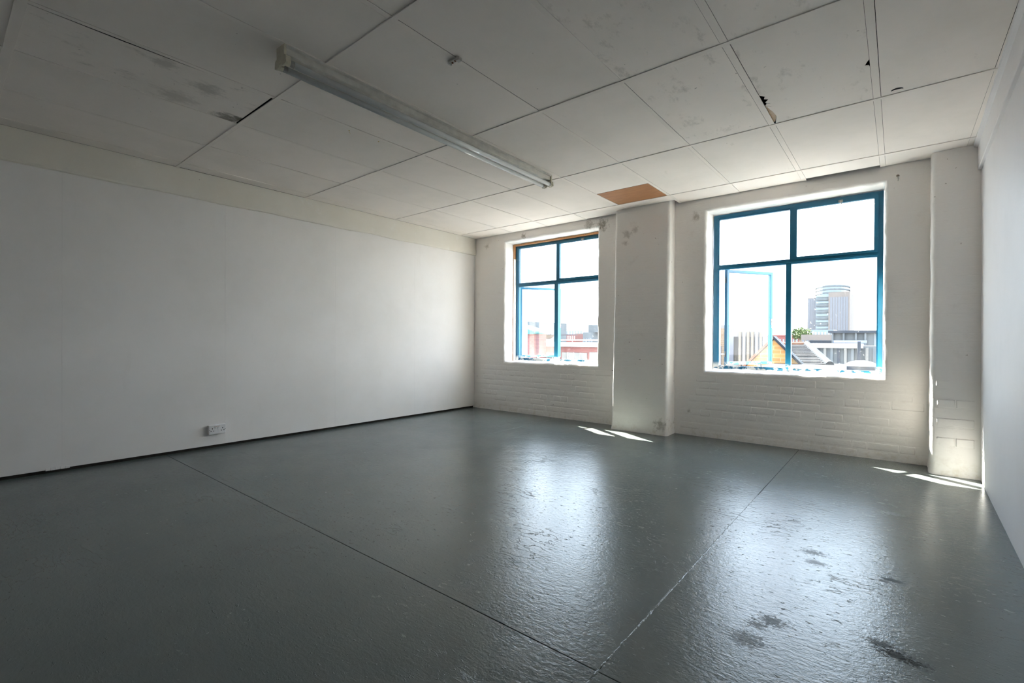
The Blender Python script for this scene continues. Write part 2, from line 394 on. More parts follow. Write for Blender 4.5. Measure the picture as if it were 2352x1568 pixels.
# painted bricks that show through the coat below the windows
def brick_mesh(L, hgt, seed):
    r = random.Random(seed); bm = bmesh.new(); w, h = L / 2 - .004, hgt / 2 - .004
    lay = []
    for (k, yy) in ((0, .003), (.0, .0003), (.007, -.0010), (.018, -.0015)):
        ring = []
        for (sx, sz) in ((-1, -1), (0, -1), (1, -1), (1, 1), (0, 1), (-1, 1)):
            x = sx * (w - k) + (r.uniform(-.0015, .0015)); z = sz * (h - k) + r.uniform(-.0015, .0015)
            ring.append(bm.verts.new((x, yy + (r.uniform(-.0005, .0004) if k else 0), z)))
        lay.append(ring)
    for a, b in zip(lay[:-1], lay[1:]):
        for i in range(6): bm.faces.new((a[i], a[(i + 1) % 6], b[(i + 1) % 6], b[i]))
    bm.faces.new(lay[-1]); bmesh.ops.recalc_face_normals(bm, faces=bm.faces[:])
    m = bpy.data.meshes.new('brick'); bm.to_mesh(m); bm.free(); m.materials.append(M_brickpart)
    for p in m.polygons: p.use_smooth = True
    return m
full = [brick_mesh(.225, .075, s) for s in range(6)]; head = [brick_mesh(.1125, .075, 20 + s) for s in range(6)]
def lay_bricks(x0, x1, courses, parent, ypos, z0=0.0, skip=.0):
    for c in range(courses):
        z = z0 + c * .075 + .0375; x = x0 + (.0 if c % 2 else -.05) + random.uniform(-.012, .012)
        hd = c % 4 == 3
        while x < x1 - .03:
            L = .1125 if (hd or random.random() < .12) else .225
            if x >= x0 - .001 and x + L <= x1 + .002 and random.random() > skip:
                m = random.choice(head if L < .2 else full); o = bpy.data.objects.new('brick', m); COL.objects.link(o)
                o.parent = parent; o.location = (x + L / 2, ypos(z) + random.uniform(-.0004, .0010), z)
            x += L
lay_bricks(.02, 2.35, 9, wb, lambda z: 0, skip=.10)
lay_bricks(3.19, 5.29, 9, wb, lambda z: 0, skip=.10)

# ---- piers against the window wall, fatter at the foot
def pier(x0, x1, yf0, yf1, top, mat):
    bm = bmesh.new(); rings = []; z = -.01; R_ = .035
    while True:
        t = max(0, z) / H; f = 1 - (1 - t) ** 1.0; yf = yf0 + (yf1 - yf0) * f
        fl_ = .010 * math.exp(-max(0, z) / .06)
        pts = []
        def corner(cx, cy, a0):
            for s in range(5):
                a = a0 + math.pi / 2 * s / 4; pts.append((cx + R_ * math.cos(a), cy + R_ * math.sin(a)))
        pts.append((x0 - fl_, .02)); n = 4
        for s in range(n): pts.append((x0 - fl_, 0 + (yf + R_) * s / n))
        corner(x0 + R_ - fl_, yf + R_ - fl_, math.pi)
        for s in range(1, 14): pts.append((x0 + R_ + (x1 - x0 - 2 * R_) * s / 14, yf - fl_))
        corner(x1 - R_ + fl_, yf + R_ - fl_, 1.5 * math.pi)
        for s in range(n): pts.append((x1 + fl_, (yf + R_) * (1 - (s + 1) / n)))
        pts.append((x1 + fl_, .02))
        rings.append([bm.verts.new((px + nz(px, py, z, 6, .006) + nz(px, py, z, 26, .002), min(.02, py + nz(px, py + 9, z, 5, .006) + nz(px, py, z + 7, 26, .0025)), z)) for px, py in pts])
        if z >= top: break
        z = min(top, z + .03)
    for a, b in zip(rings[:-1], rings[1:]):
        for i in range(len(a) - 1): bm.faces.new((a[i], a[i + 1], b[i + 1], b[i]))
    return obj('pillar', bm, mat, smooth=True)
p1 = pier(2.462, 3.132, -.235, -.150, H + .06, M_brick)
tag(p1, 'white painted pier between the two windows', 'pillar', kind='structure')
p2 = pier(5.305, 5.64, -.285, -.150, H + .06, M_brick)
tag(p2, 'white painted brick pier in the right corner of the room', 'pillar', kind='structure')
lay_bricks(5.335, 5.585, 13, p2, lambda z: -.285 + .135 * z / H, .0)

# ================================================================ ceiling
ce = B('ceiling', (-.45, 6.1, YB - .25, T, 2.72, 2.95), M_dark); tag(ce, kind='structure')
CX = [.028, .177, .761, 1.378, 1.977, 2.590, 3.192, 3.796, 4.389, 4.986, 5.530, 5.62]
RY = [YB, -6.26, -5.057, -3.913, -2.711, -1.511, -.337, -.004]
BW = .030
def tile(x0, x1, y0, y1, mat, cut=None, dz=0, name='ceiling_tile', pts=None):
    P = pts or [(x0, y0), (x1, y0), (x1, y1), (x0, y1)]
    bm = bmesh.new(); prism(bm, P, 'z', H + dz, H + dz + .0018)
    o = obj(name, bm, mat, ce); return o
def ragged(cx, cy, r, n, seed):
    rr = random.Random(seed); return [(cx + r * rr.uniform(.55, 1.2) * math.cos(a), cy + r * rr.uniform(.55, 1.2) * math.sin(a)) for a in [2 * math.pi * i / n for i in range(n)]]
for i in range(len(CX) - 1):
    for j in range(len(RY) - 1):
        x0, x1, y0, y1 = CX[i], CX[i + 1], RY[j], RY[j + 1]
        xa = x0 + (.0006 if x0 < .1 else BW / 2); xb = x1 - (.0 if x1 > 5.6 else BW / 2)
        if i == 0: xb = x1 - BW / 2
        if j < len(RY) - 2: yb = y1 - BW - .0004
        else: yb = y1 - .004
        ya = y0 + random.choice([.0035, .0045, .006]) if j else y0
        if j == 2: ya = y0 + .0006
        mat = M_tile
        if i == len(CX) - 2: xb = XR(y0) + .02
        xa += random.choice([.0006, .0012, .0022]); xb -= random.choice([.0008, .0014, .002])
        if i in (8, 9): xa += .0040
        if i in (7, 8): xb -= .0044
        dz = random.uniform(-.0006, .0010)
        if (i, j) == (3 - 0, 2): pass
        if (i, j) in ((3, 2), (7, 3), (7, 4), (8, 3), (8, 4)): mat = M_tile2
        if (i, j) == (5, 5):                        # half tile and the brown board beside it
            tile(xa, xb, ya, -.868, mat, dz=dz)
            tile(xa + .004, xb - .003, -.862, yb + .010, M_ply, dz=-.001, name='plywood_panel')['label'] = 'brown plywood panel let into the ceiling'
            continue
        if (i, j) == (3, 2):                        # sagging tile with an open wedge along one side
            tile(0, 0, 0, 0, M_leak, pts=[(xa + .004, ya), (xb - .006, ya), (xb - .015, ya + .35), (xb - .009, ya + .62), (xb - .002, ya + .75), (xb - .001, yb - .012), (xa, yb - .009), (xa + .001, ya + .4)]); continue
        if (i, j) == (8, 4):                        # tile with broken edges
            pts = [(xa, ya), (xb, ya), (xb, -2.085), (xb - .010, -2.06), (xb - .022, -2.025), (xb - .004, -2.02), (xb, -2.0), (xb, yb), (xa + .004, yb), (xa + .030, -1.66), (xa + .022, -1.75),
                   (xa + .002, -1.86), (xa + .018, -1.885), (xa + .010, -1.915), (xa + .034, -1.945), (xa + .012, -1.965), (xa + .024, -2.0), (xa, -2.03)]
            tile(0, 0, 0, 0, mat, pts=pts); continue
        if (i, j) == (9, 4):                        # tile with a half-moon tear near its edge
            pass
        if (i, j) == (8, 6): yb = -.062              # short tile: open slot over the window
        if j == 6 and i in (4, 5): yb = -.03 if i == 4 else -.155
        tile(xa, xb, ya, yb, mat, dz=dz)
for i in range(1, len(CX) - 1):
    bm = bmesh.new(); w = BW / 2 + (.004 if i in (8, 9) else 0)
    box(bm, CX[i] - w + .0004, CX[i] + w - .0004, YB, -.006, H - .0022, H + .0018); bmesh.ops.bevel(bm, geom=bm.edges[:], offset=.0008, segments=1, affect='EDGES')
    o = obj('grid_bar', bm, M_bar, ce)
for j in range(1, len(RY) - 1):
    bm = bmesh.new(); bw = .042 if j == 2 else BW
    box(bm, .028, XR(RY[j]), RY[j] - bw, RY[j], H - .0055, H + .0014); bmesh.ops.bevel(bm, geom=bm.edges[:], offset=.0006, segments=1, affect='EDGES')
    obj('grid_bar', bm, M_bar, ce)
# torn flap, half-moon tear and yellow drips on the tiles
bm = bmesh.new(); prism(bm, [(4.418, -1.895), (4.448, -1.915), (4.430, -1.93)], 'z', H - .016, H - .0145); prism(bm, [(4.41, -1.85), (4.44, -1.842), (4.43, -1.86)], 'z', H - .006, H - .0045)
obj('torn_flap', bm, M_tile2, ce)
bm = bmesh.new(); prism(bm, [(4.404, -1.86), (4.440, -1.76), (4.442, -1.66), (4.412, -1.545), (4.404, -1.545)], 'z', H + .011, H + .013); obj('bare_board', bm, M_timber_pale, ce)
bm = bmesh.new(); n = 10; c = (5.085, -1.585)
o_ = [(c[0] + .030 * math.cos(math.pi * k / n), c[1] - .030 * math.sin(math.pi * k / n)) for k in range(n + 1)]
i_ = [(c[0] + .026 * math.cos(math.pi * k / n), c[1] - .008 * math.sin(math.pi * k / n)) for k in range(n, -1, -1)]
prism(bm, o_ + i_[1:-1], 'z', H - .0016, H - .0004); obj('torn_hole', bm, M_black, ce)
bm = bmesh.new()
for (x, y, r) in ((1.925, -3.375, .007), (1.905, -3.36, .004), (1.89, -3.345, .003), (1.93, -3.12, .006), (1.93, -3.60, .003)):
    cyl(bm, (x, y, H + .002), (x, y, H - .004), r, 8, r * .3)
obj('yellow_drip', bm, M_yellow, ce)

# ================================================================ windows
def ringbox(name, x0, x1, z0, z1, w, y0, y1, mat, parent, ww=None):
    """rectangular frame with four mitred bars, one mesh"""
    bm = bmesh.new(); l, r, b, t = ww or (w, w, w, w)
    o = [(x0, z0), (x1, z0), (x1, z1), (x0, z1)]; i = [(x0 + l, z0 + b), (x1 - r, z0 + b), (x1 - r, z1 - t), (x0 + l, z1 - t)]
    V_ = {}
    for k, P in (('o', o), ('i', i)):
        for yy in (y0, y1): V_[k, yy] = [bm.verts.new((p[0], yy, p[1])) for p in P]
    for k in range(4):
        n = (k + 1) % 4
        bm.faces.new((V_['o', y0][k], V_['o', y0][n], V_['i', y0][n], V_['i', y0][k])); bm.faces.new((V_['o', y1][k], V_['i', y1][k], V_['i', y1][n], V_['o', y1][n]))
        bm.faces.new((V_['o', y0][k], V_['o', y1][k], V_['o', y1][n], V_['o', y0][n])); bm.faces.new((V_['i', y0][k], V_['i', y0][n], V_['i', y1][n], V_['i', y1][k]))
    bmesh.ops.bevel(bm, geom=bm.edges[:], offset=.003, segments=2, affect='EDGES')
    return obj(name, bm, mat, parent)
def glass(name, x0, x1, z0, z1, y, parent):
    return B(name, (x0, x1, y, y + .004, z0, z1), M_glass, parent)
def window(name, x0, x1, z0, z1, up_m, lo_m, tz, wide_left):
    w = empty(name, (0, 0, 0)); tag(w, kind='structure')
    ya, yb = .240, .285
    ringbox('frame', x0, x1, z0, z1, .035, ya, yb, M_blue, w, (wide_left, .040, .032, .038))
    # inner rebate of the frame, steel step
    ringbox('rebate', x0 + wide_left - .004, x1 - .036, z0 + .028, z1 - .034, .012, ya + .014, yb + .012, M_blue, w)
    B('mullion', (up_m[0], up_m[1] - .012, ya + .002, yb + .010, tz[1] - .004, z1 - .034), M_blue, w, .003)
    B('mullion', (lo_m[0], lo_m[1], ya - .004, yb + .010, z0 + .020, tz[0] + .004), M_blue, w, .003)
    bm = bmesh.new(); box(bm, x0 + .02, x1 - .02, ya - .002, yb + .012, tz[0], tz[1], .003); box(bm, x0 + wide_left, x1 - .04, ya - .012, ya, tz[0] + .012, tz[0] + .022, .002)
    obj('transom', bm, M_blue, w)
    glass('pane', x0 + wide_left, up_m[0], tz[1], z1 - .034, .268, w)
    glass('pane', lo_m[1] - .004, x1 - .038, z0 + .026, tz[0], .268, w)
    # top-hung vent, upper right
    v = ringbox('vent', up_m[1] - .022, x1 - .036, tz[1] - .010, z1 - .028, .03, ya - .012, yb - .012, M_blue, w, (.024, .034, .026, .032))
    glass('pane', up_m[1] - .002, x1 - .066, tz[1] + .012, z1 - .056, .262, v)
    bm = bmesh.new(); cx = (up_m[1] + x1) / 2 + .02
    box(bm, cx - .018, cx + .018, ya - .022, ya - .010, z1 - .058, z1 - .034, .002); cyl(bm, (cx, ya - .020, z1 - .048), (cx, ya - .055, z1 - .056), .007, 10); cyl(bm, (cx, ya - .055, z1 - .056), (cx + .01, ya - .06, z1 - .085), .006, 10, .004)
    obj('latch', bm, M_steel, v)
    return w
def casement(w, hx, hy, L, ang, z0, z1):
    """side-hung leaf swung outward about its left edge"""
    c = ringbox('casement', 0, L, z0, z1, .034, -.020, .020, M_blue, w, (.034, .032, .034, .032))
    glass('pane', .026, L - .024, z0 + .026, z1 - .024, 0, c)
    bm = bmesh.new(); zc = z0 + (z1 - z0) * .46
    box(bm, L - .028, L - .004, -.026, -.014, zc - .035, zc + .035, .002); cyl(bm, (L - .016, -.02, zc), (L - .016, -.05, zc), .007, 10); cyl(bm, (L - .016, -.048, zc + .01), (L - .05, -.052, zc - .07), .006, 10, .004)
    obj('handle', bm, M_steel, c)
    c.location = (hx, hy, 0); c.rotation_euler = (0, 0, ang)
    # extended hinges carry the leaf clear of the frame, a stay bar holds it open
    for k, z in enumerate((z0 + .12, z1 - .12)):
        bm = bmesh.new(); a = Vector((hx - .03, .265, z)); b_ = Vector((hx, hy, z))
        cyl(bm, a, b_, .006, 8); cyl(bm, (hx, hy, z - .03), (hx, hy, z + .03), .008, 10); obj('hinge', bm, M_steel, w)
    bm = bmesh.new(); e = Vector((hx + math.cos(ang) * L * .55, hy + math.sin(ang) * L * .55, z0 + .012)); s = Vector((hx + .38, .262, z0 - .002))
    cyl(bm, s, e, .005, 8); cyl(bm, s - Vector((0, 0, .01)), s + Vector((0, 0, .03)), .007, 8); obj('stay_bar', bm, M_steel, w)
    return c
w1 = window('window_1', .612, 2.125, .742, 2.462, (1.350, 1.412), (1.325, 1.388), (1.842, 1.898), .054)
w2 = window('window_2', 3.482, 4.990, .735, 2.455, (4.230, 4.292), (4.198, 4.247), (1.845, 1.895), .048)
A57 = math.radians(56.5)
casement(w1, .628, .33, .672, A57, .785, 1.852); casement(w2, 3.588, .33, .655, A57, .782, 1.853)
# bare timber liner round the first window
bm = bmesh.new(); box(bm, .600, .622, .190, .238, .735, 2.47, .002); box(bm, .622, 2.14, .190, .238, 2.452, 2.474, .002)
obj('timber_liner', bm, M_timber, w1)
B('liner_paint', (.622, .626, .188, .240, .735, 2.26), M_brick, w1)
# chipped crust of old paint and putty on the sills
for w, x0, x1, z in ((w1, .63, 2.12, .737), (w2, 3.49, 4.99, .730)):
    bm = bmesh.new(); r = random.Random(int(x0 * 10))
    prev = None; x = x0
    while x < x1:
        h = .010 + abs(nz(x, 0, 0, 9, .016)) + (.010 if x > (x0 + x1) / 2 else 0); d = .215 + nz(x, 4, 0, 12, .016)
        row = [bm.verts.new(p) for p in ((x, .262, z + h), (x, .240, z + h), (x, d, z + h * .45), (x, d - .03, z - .004))]
        if prev:
            for a in range(3): bm.faces.new((prev[a], prev[a + 1], row[a + 1], row[a]))
        prev = row; x += .012
    obj('putty_crust', bm, M_brick, w, smooth=True)

# ================================================================ things in the room
# fluorescent batten
y0, y1 = -4.172, -1.640
t = empty('fluorescent_light', (2.555, y0, H)); tag(t, 'long twin-tube fluorescent batten, unlit, fixed under the ceiling tiles', 'light')
L = y1 - y0
bm = bmesh.new(); prism(bm, [(-.042, 0), (-.042, -.010), (-.030, -.014), (-.030, -.046), (-.024, -.050), (.024, -.050), (.030, -.046), (.030, -.014), (.042, -.010), (.042, 0)], 'y', .008, L - .008)
obj('body', bm, M_batten, t)
for yy, s in ((.0, 1), (L, -1)):
    bm = bmesh.new(); a, b_ = (yy, yy + s * .012) if s > 0 else (yy - .012, yy)
    prism(bm, [(-.043, -.001), (-.041, -.058), (-.058, -.066), (-.062, -.104), (-.040, -.112), (-.014, -.108), (-.012, -.100), (.012, -.100), (.014, -.108), (.040, -.112), (.062, -.104), (.058, -.066), (.041, -.058), (.043, -.001)], 'y', a, b_)
    obj('end_cap', bm, M_cream, t)
    for sx in (-.037, .037):
        bm = bmesh.new(); aa = yy + s * .012; prism(bm, [(sx - .017, -.064), (sx - .019, -.100), (sx - .008, -.110), (sx + .008, -.110), (sx + .019, -.100), (sx + .017, -.064)], 'y', min(aa, aa + s * .018), max(aa, aa + s * .018))
        obj('lamp_holder', bm, M_cream, t)
for sx in (-.037, .037):
    bm = bmesh.new(); cyl(bm, (sx, .052, -.092), (sx, L - .052, -.092), .0175, 20)
    tb = obj('tube', bm, M_tube, t, smooth=True)
    for a, b_ in ((.028, .053), (L - .053, L - .028)):
        bm = bmesh.new(); cyl(bm, (sx, a, -.092), (sx, b_, -.092), .0178, 20); obj('metal_cap', bm, M_steel, tb)
t.rotation_euler = (0, 0, math.radians(.85))

# double socket on the left wall
t = empty('wall_socket', (0, -3.60, .180)); tag(t, 'white double power socket low on the left wall', 'socket')
B('back_box', (0, .030, -.0735, .0735, -.043, .043), M_socket, t, .004)
fp = B('faceplate', (.030, .040, -.0735, .0735, -.043, .043), M_socket, t, .004)
for s in (-1, 1):
    B('switch', (.039, .0445, s * .0125 - .009, s * .0125 + .009, .012, .034), M_socket, t, .002)
    B('red_mark', (.0442, .0450, s * .0125 - .004, s * .0125 + .004, .029, .032), M_redprint, t)
    yc = s * .044
    for (dy, z, w_, h_) in ((0, .010, .003, .006), (-.011, -.012, .005, .0028), (.011, -.012, .005, .0028)):
        B('pin_hole', (.0398, .0403, yc + dy - w_, yc + dy + w_, z - h_, z + h_), M_black, t)
    bm = bmesh.new(); cyl(bm, (.0395, s * .066, -.002), (.0412, s * .066, -.002), .0038, 12); obj('screw', bm, M_steel, t)

# old cable clip on a ceiling bar
t = empty('ceiling_clip', (3.190, -3.512, H)); tag(t, 'small rusty metal clip on a ceiling bar beside the strip light', 'clip')
bm = bmesh.new(); box(bm, -.046, .040, -.012, .014, -.010, -.004, .002); box(bm, .016, .042, -.012, .014, -.022, -.004, .003); box(bm, -.046, -.036, -.012, .014, -.018, -.004, .002)
obj('plate', bm, M_batten, t)
for x, y in ((-.022, .004), (.004, .001)):
    bm = bmesh.new(); cyl(bm, (x, y, -.009), (x, y, -.014), .006, 10); obj('screw', bm, M_rust, t)
# bracket and screw hole near the middle pier
t = empty('wall_bracket', (2.365, -.0, .695)); tag(t, 'tiny white bracket with a screw hole beside the middle pier', 'bracket')
bm = bmesh.new(); box(bm, -.022, .020, -.020, .001, .040, .046, .001); box(bm, -.004, .002, -.008, .001, -.004, .040, .001); obj('plate', bm, M_socket, t)
bm = bmesh.new(); cyl(bm, (-.008, .001, -.018), (-.008, -.0035, -.018), .006, 12); obj('screw_hole', bm, M_black, t)
bm = bmesh.new(); prism(bm, [(.008, -.006), (.014, -.018), (.028, -.020), (.014, -.024), (.004, -.018)], 'y', -.004, .001); obj('rust_chip', bm, M_rust, t)
# hook over the right window
t = empty('wall_hook', (5.09, 0, 2.485)); tag(t, 'small bent metal hook high on the wall right of the right-hand window', 'hook')
bm = bmesh.new(); cyl(bm, (0, .002, .018), (0, -.022, .012), .004, 8); cyl(bm, (0, -.022, .014), (.004, -.022, -.020), .004, 8); cyl(bm, (.004, -.022, -.020), (.002, -.006, -.028), .004, 8)
obj('hook', bm, M_batten, t)
bm = bmesh.new(); cyl(bm, (0, .001, .016), (0, -.003, .016), .010, 10); obj('plate', bm, M_rust, t)

# ================================================================ outside
def at(px, py, Y):
    d = rt * ((px - 1176) / F) + up * ((784 - py) / F) + fw
    k = (Y - CP.y) / d.y; p = CP + d * k; return p
GZ = -13.0
M_street = plain('street_asphalt', (.16, .16, .16, 1), .9, .2, .2)
tag(B('ground', (-900, 500, 2, 1200, GZ - 1, GZ), M_street), kind='structure')
def fac(name, c, win=None, sc=(1.2, 1.5), sill=.35):
    return plain(name, c, .85, .10, .6)
X_red = None
def m_redbrick(name, a, b, w=.45, h=.15, mort=(.45, .40, .36, 1)):
    g = G(name); v = g.mp((1, 1, 1), rot=(math.pi / 2, 0, 0)); br = g.n('TexBrick'); g.l(v, br.inputs[0]); br.inputs['Scale'].default_value = 1
    br.inputs['Brick Width'].default_value = w; br.inputs['Row Height'].default_value = h; br.inputs['Mortar Size'].default_value = .012
    br.inputs['Color1'].default_value = a; br.inputs['Color2'].default_value = b; br.inputs['Mortar'].default_value = mort
    return g.done(br.outputs['Color'], .85)
M_red = m_redbrick('red_brick', (0.126, 0.036, 0.029, 1), (0.109, 0.029, 0.025, 1), mort=(0.118, 0.050, 0.042, 1))
M_orange = m_redbrick('orange_brick', (0.209, 0.110, 0.030, 1), (0.182, 0.083, 0.022, 1), mort=(0.231, 0.154, 0.077, 1))
M_tan = m_redbrick('tan_brick', (0.139, 0.101, 0.063, 1), (0.118, 0.080, 0.046, 1), mort=(0.147, 0.118, 0.084, 1))
M_whiteb = plain('white_render', (0.372, 0.372, 0.372, 1), .8, .05, .3)
M_beige = plain('beige_cladding', (.125, .103, .090, 1), .8, .08, .2)
M_beige2 = plain('pale_concrete', (0.151, 0.139, 0.126, 1), .85, .15, .3)
M_grey = plain('grey_concrete', (0.099, 0.103, 0.105, 1), .85, .25, .5)
M_grey2 = plain('dark_grey_sheet', (.035, .038, .045, 1), .7, .2, .6)
M_win = plain('far_window_glass', (.09, .105, .125, 1), .15, .2, 2)
M_turq = plain('turquoise_metal', (.045, .17, .17, 1), .5, .1, .5)
M_blueg = plain('blue_tower_glass', (.095, .125, .145, 1), .2, .12, .3)
M_slate = plain('grey_slate', (.022, .023, .028, 1), .9, .15, 1.5)
M_lead = plain('lead_flashing', (.012, .014, .018, 1), .6, .2, 2)
M_terra = plain('terracotta_ridge', (0.126, 0.060, 0.036, 1), .8, .15, 3)
M_leaf = plain('leaves', (0.056, 0.077, 0.021, 1), .8, .5, 3)
M_dome = plain('white_acrylic', (0.600, 0.600, 0.592, 1), .3, .03)
M_roofgrey = plain('roof_membrane', (.035, .035, .038, 1), .9, .15, .7)

def block(name, label, cat, px0, px1, ytop, Y, depth, mat, wins=None, wmat=None, parapet=.0, group=None, zbase=GZ):
    """a building whose street face lies at distance Y between two sight lines"""
    a, b = at(px0, ytop, Y), at(px1, ytop, Y); z1 = (a.z + b.z) / 2
    r = empty(name, (0, 0, 0)); r.location = ((a.x + b.x) / 2, Y, zbase); ox, oz = r.location.x, zbase
    tag(r, label, cat, group)
    x0, x1 = a.x - ox, b.x - ox; z1 -= oz
    bm = bmesh.new(); box(bm, x0, x1, 0, depth, 0, z1); obj('walls', bm, mat, r)
    if parapet:
        bm = bmesh.new(); box(bm, x0 - .15, x1 + .15, -.15, depth + .15, z1 - parapet, z1 + .02); obj('parapet', bm, M_whiteb if parapet > .5 else mat, r)
    if wins:
        cols, rows, dz, wf, hf, top = wins
        for c in range(cols):
            for q in range(rows):
                cw = (x1 - x0) / cols; cx = x0 + cw * (c + .5); cz = z1 - top - dz * q
                bm = bmesh.new(); box(bm, cx - cw * wf / 2, cx + cw * wf / 2, -.06, .10, cz - dz * hf, cz)
                o = obj('window', bm, wmat or M_win, r)
                bm = bmesh.new(); box(bm, cx - cw * wf / 2 - .05, cx + cw * wf / 2 + .05, -.14, -.02, cz - dz * hf - .12, cz - dz * hf); obj('sill', bm, M_whiteb, o)
    return r, x0, x1, z1

# --- seen through the left window
Y = 24
r, x0, x1, z1 = block('brick_building', 'long red brick building with a white parapet below the left window', 'building', 1120, 1460, 787.3, Y, 10, M_red)
bm = bmesh.new(); z795 = at(1300, 795.6, Y).z - GZ; box(bm, x0, x1, -.25, .3, z795, z1 + .05); obj('parapet', bm, M_whiteb, r)
rx = r.location.x
for a, b in ((1150, 1222), (1232, 1284), (1291, 1349), (1354.5, 1420)):
    pa, pb = at(a, 808.8, Y), at(b, 808.8, Y); bm = bmesh.new(); box(bm, pa.x - rx, pb.x - rx, -.05, .12, pa.z - GZ - 2.2, pa.z - GZ); o = obj('window', bm, M_beige2, r)
    n = 4
    for k in range(1, n):
        xx = pa.x - rx + (pb.x - pa.x) * k / n; bm = bmesh.new(); box(bm, xx - .03, xx + .03, -.09, -.04, pa.z - GZ - 2.2, pa.z - GZ); obj('glazing_bar', bm, M_whiteb, o)
pa, pb = at(1284, 781.2, Y + 1.5), at(1450, 781.2, Y + 1.5)
bm = bmesh.new(); cyl(bm, (pa.x - rx, 1.5, pa.z - GZ), (pb.x - rx, 1.5, pb.z - GZ), .05, 8)
k = pa.x
while k < pb.x: cyl(bm, (k - rx, 1.5, z1), (k - rx, 1.5, pa.z - GZ), .025, 6); k += 1.2
obj('handrail', bm, M_whiteb, r)
# stair tower with turquoise roof
Y = 22; r, x0, x1, z1 = block('stair_tower', 'red brick tower with a turquoise metal roof seen through the left window', 'building', 1125, 1226.8, 767, Y, 1.5, M_red)
rx = r.location.x; p = [at(1234, 762, Y), at(1195, 749.5, Y), at(1140, 731, Y), at(1120, 725, Y)]
e0 = at(1229.5, 767.2, Y).x - rx; zz = z1
bm = bmesh.new(); prism(bm, [(x0 - .3, zz), (e0, zz), (p[0].x - rx, p[0].z - GZ - .05), (p[0].x - rx, p[0].z - GZ + .05), (p[3].x - rx, p[3].z - GZ)], 'y', -.3, 1.55)
rf = obj('roof', bm, M_turq, r)
for k in range(26):
    xx = x0 + (e0 - x0) * k / 25; f = (xx - (p[3].x - rx)) / (p[0].x - p[3].x); zt = (p[3].z + (p[0].z - p[3].z) * f) - GZ
    if zt > zz + .08:
        bm = bmesh.new(); box(bm, xx - .02, xx + .02, -.36, -.30, zz, zt); obj('roof_seam', bm, M_turq, rf)
r, x0, x1, z1 = block('plant_housing', 'grey panelled plant housing on the roof behind the red brick tower', 'plant housing', 1227, 1265.5, 769, 26, 4, M_grey, zbase=z1 + GZ + .06)
for k in range(5):
    xx = x0 + (x1 - x0) * k / 4; bm = bmesh.new(); box(bm, xx - .03, xx + .03, -.06, 0, 0, z1); obj('panel_joint', bm, M_grey2, r)
bm = bmesh.new(); bmesh.ops.create_uvsphere(bm, u_segments=16, v_segments=8, radius=.55); 
for v in bm.verts: v.co.z *= .6
for v in bm.verts: v.co += Vector((x0 + (x1 - x0) * .38, 1.0, z1))
obj('vent_dome', bm, M_beige, r, smooth=True)
block('office_block', 'grey slatted block behind the turquoise roof', 'building', 1170, 1215, 738.6, 60, 12, M_grey, (9, 10, 1.1, .5, .6, .4))
r_ = block('apartment_block', 'far white stepped apartment block in the left window', 'building', 1300, 1338, 753.5, 190, 20, M_whiteb, (6, 4, 3.0, .55, .6, 1.2))
B('upper_storey', (-2.4, 3.0, 2, 12, r_[3], r_[3] + 2.4), M_whiteb, r_[0])
block('terrace', 'far brown brick terrace with white upper windows, left window', 'building', 1288, 1322, 767, 130, 12, M_red, (7, 3, 2.6, .5, .55, .6), M_whiteb)
block('shop_building', 'far low beige and orange building in the left window', 'building', 1321.5, 1341, 765.5, 150, 12, M_beige, (3, 3, 2.8, .5, .5, 1.0))
r_ = block('stone_building', 'far grey stone building with a lift tower in the left window', 'building', 1339, 1362, 763, 110, 14, M_grey, (4, 3, 3.0, .28, .45, 1.6))
B('lift_tower', (-.4, 2.9, 1, 5, r_[3], r_[3] + 2.1), M_grey, r_[0])
block('arched_building', 'far pale building with an arch at the right edge of the left window', 'building', 1361.5, 1400, 763, 126, 14, M_beige2, (3, 2, 4.0, .4, .6, 1.2))
block('low_block', 'far bluish low block behind the plant housing', 'building', 1262, 1300, 771, 150, 12, M_grey, (8, 2, 2.5, .6, .6, .5))

# --- seen through the right window
# tower
Yt = 210; a = at(1855, 700, Yt); b = at(1953, 700, Yt); ox = (a.x + b.x) / 2
M_strip = plain('tower_window_glass', (.062, .062, .072, 1), .3, .1, 1)
r = empty('tower', (ox, Yt, GZ)); tag(r, 'tall beige and glass tower far off in the right-hand window', 'building')
def tx(px): return at(px, 700, Yt).x - ox
def tz(py): return at(1905, py, Yt).z - GZ
B('left_wing', (tx(1855), tx(1875), 0, 20, 0, tz(682)), M_beige, r); B('right_wing', (tx(1905), tx(1953), -3, 22, 0, tz(673)), M_beige, r)
g_ = B('glass_bay', (tx(1875), tx(1905), -1, 20, 0, tz(679)), M_blueg, r)
bm = bmesh.new(); R_ = (tx(1946) - tx(1866)) / 2; cx = (tx(1946) + tx(1866)) / 2
prism(bm, [(cx + R_ * .98 * math.cos(2 * math.pi * k / 28) * (1 if abs(math.cos(2 * math.pi * k / 28)) < .9 else 1), 11 + 9 * math.sin(2 * math.pi * k / 28)) for k in range(28)], 'z', tz(700), tz(652.5))
cr_ = obj('crown', bm, M_blueg, r)
for py in (655.5, 663, 671): 
    bm = bmesh.new(); prism(bm, [(cx + (R_ + .3) * math.cos(2 * math.pi * k / 28), 11 + 9.3 * math.sin(2 * math.pi * k / 28)) for k in range(28)], 'z', tz(py) - .25, tz(py) + .25); obj('crown_band', bm, M_grey, cr_)
for k in range(13):
    z = tz(679 + 7.2 * k); bm = bmesh.new(); box(bm, tx(1875) + .1, tx(1905) - .1, -2.0, -1, z - .55, z + .1); obj('balcony', bm, M_grey if k % 2 else M_blueg, g_)
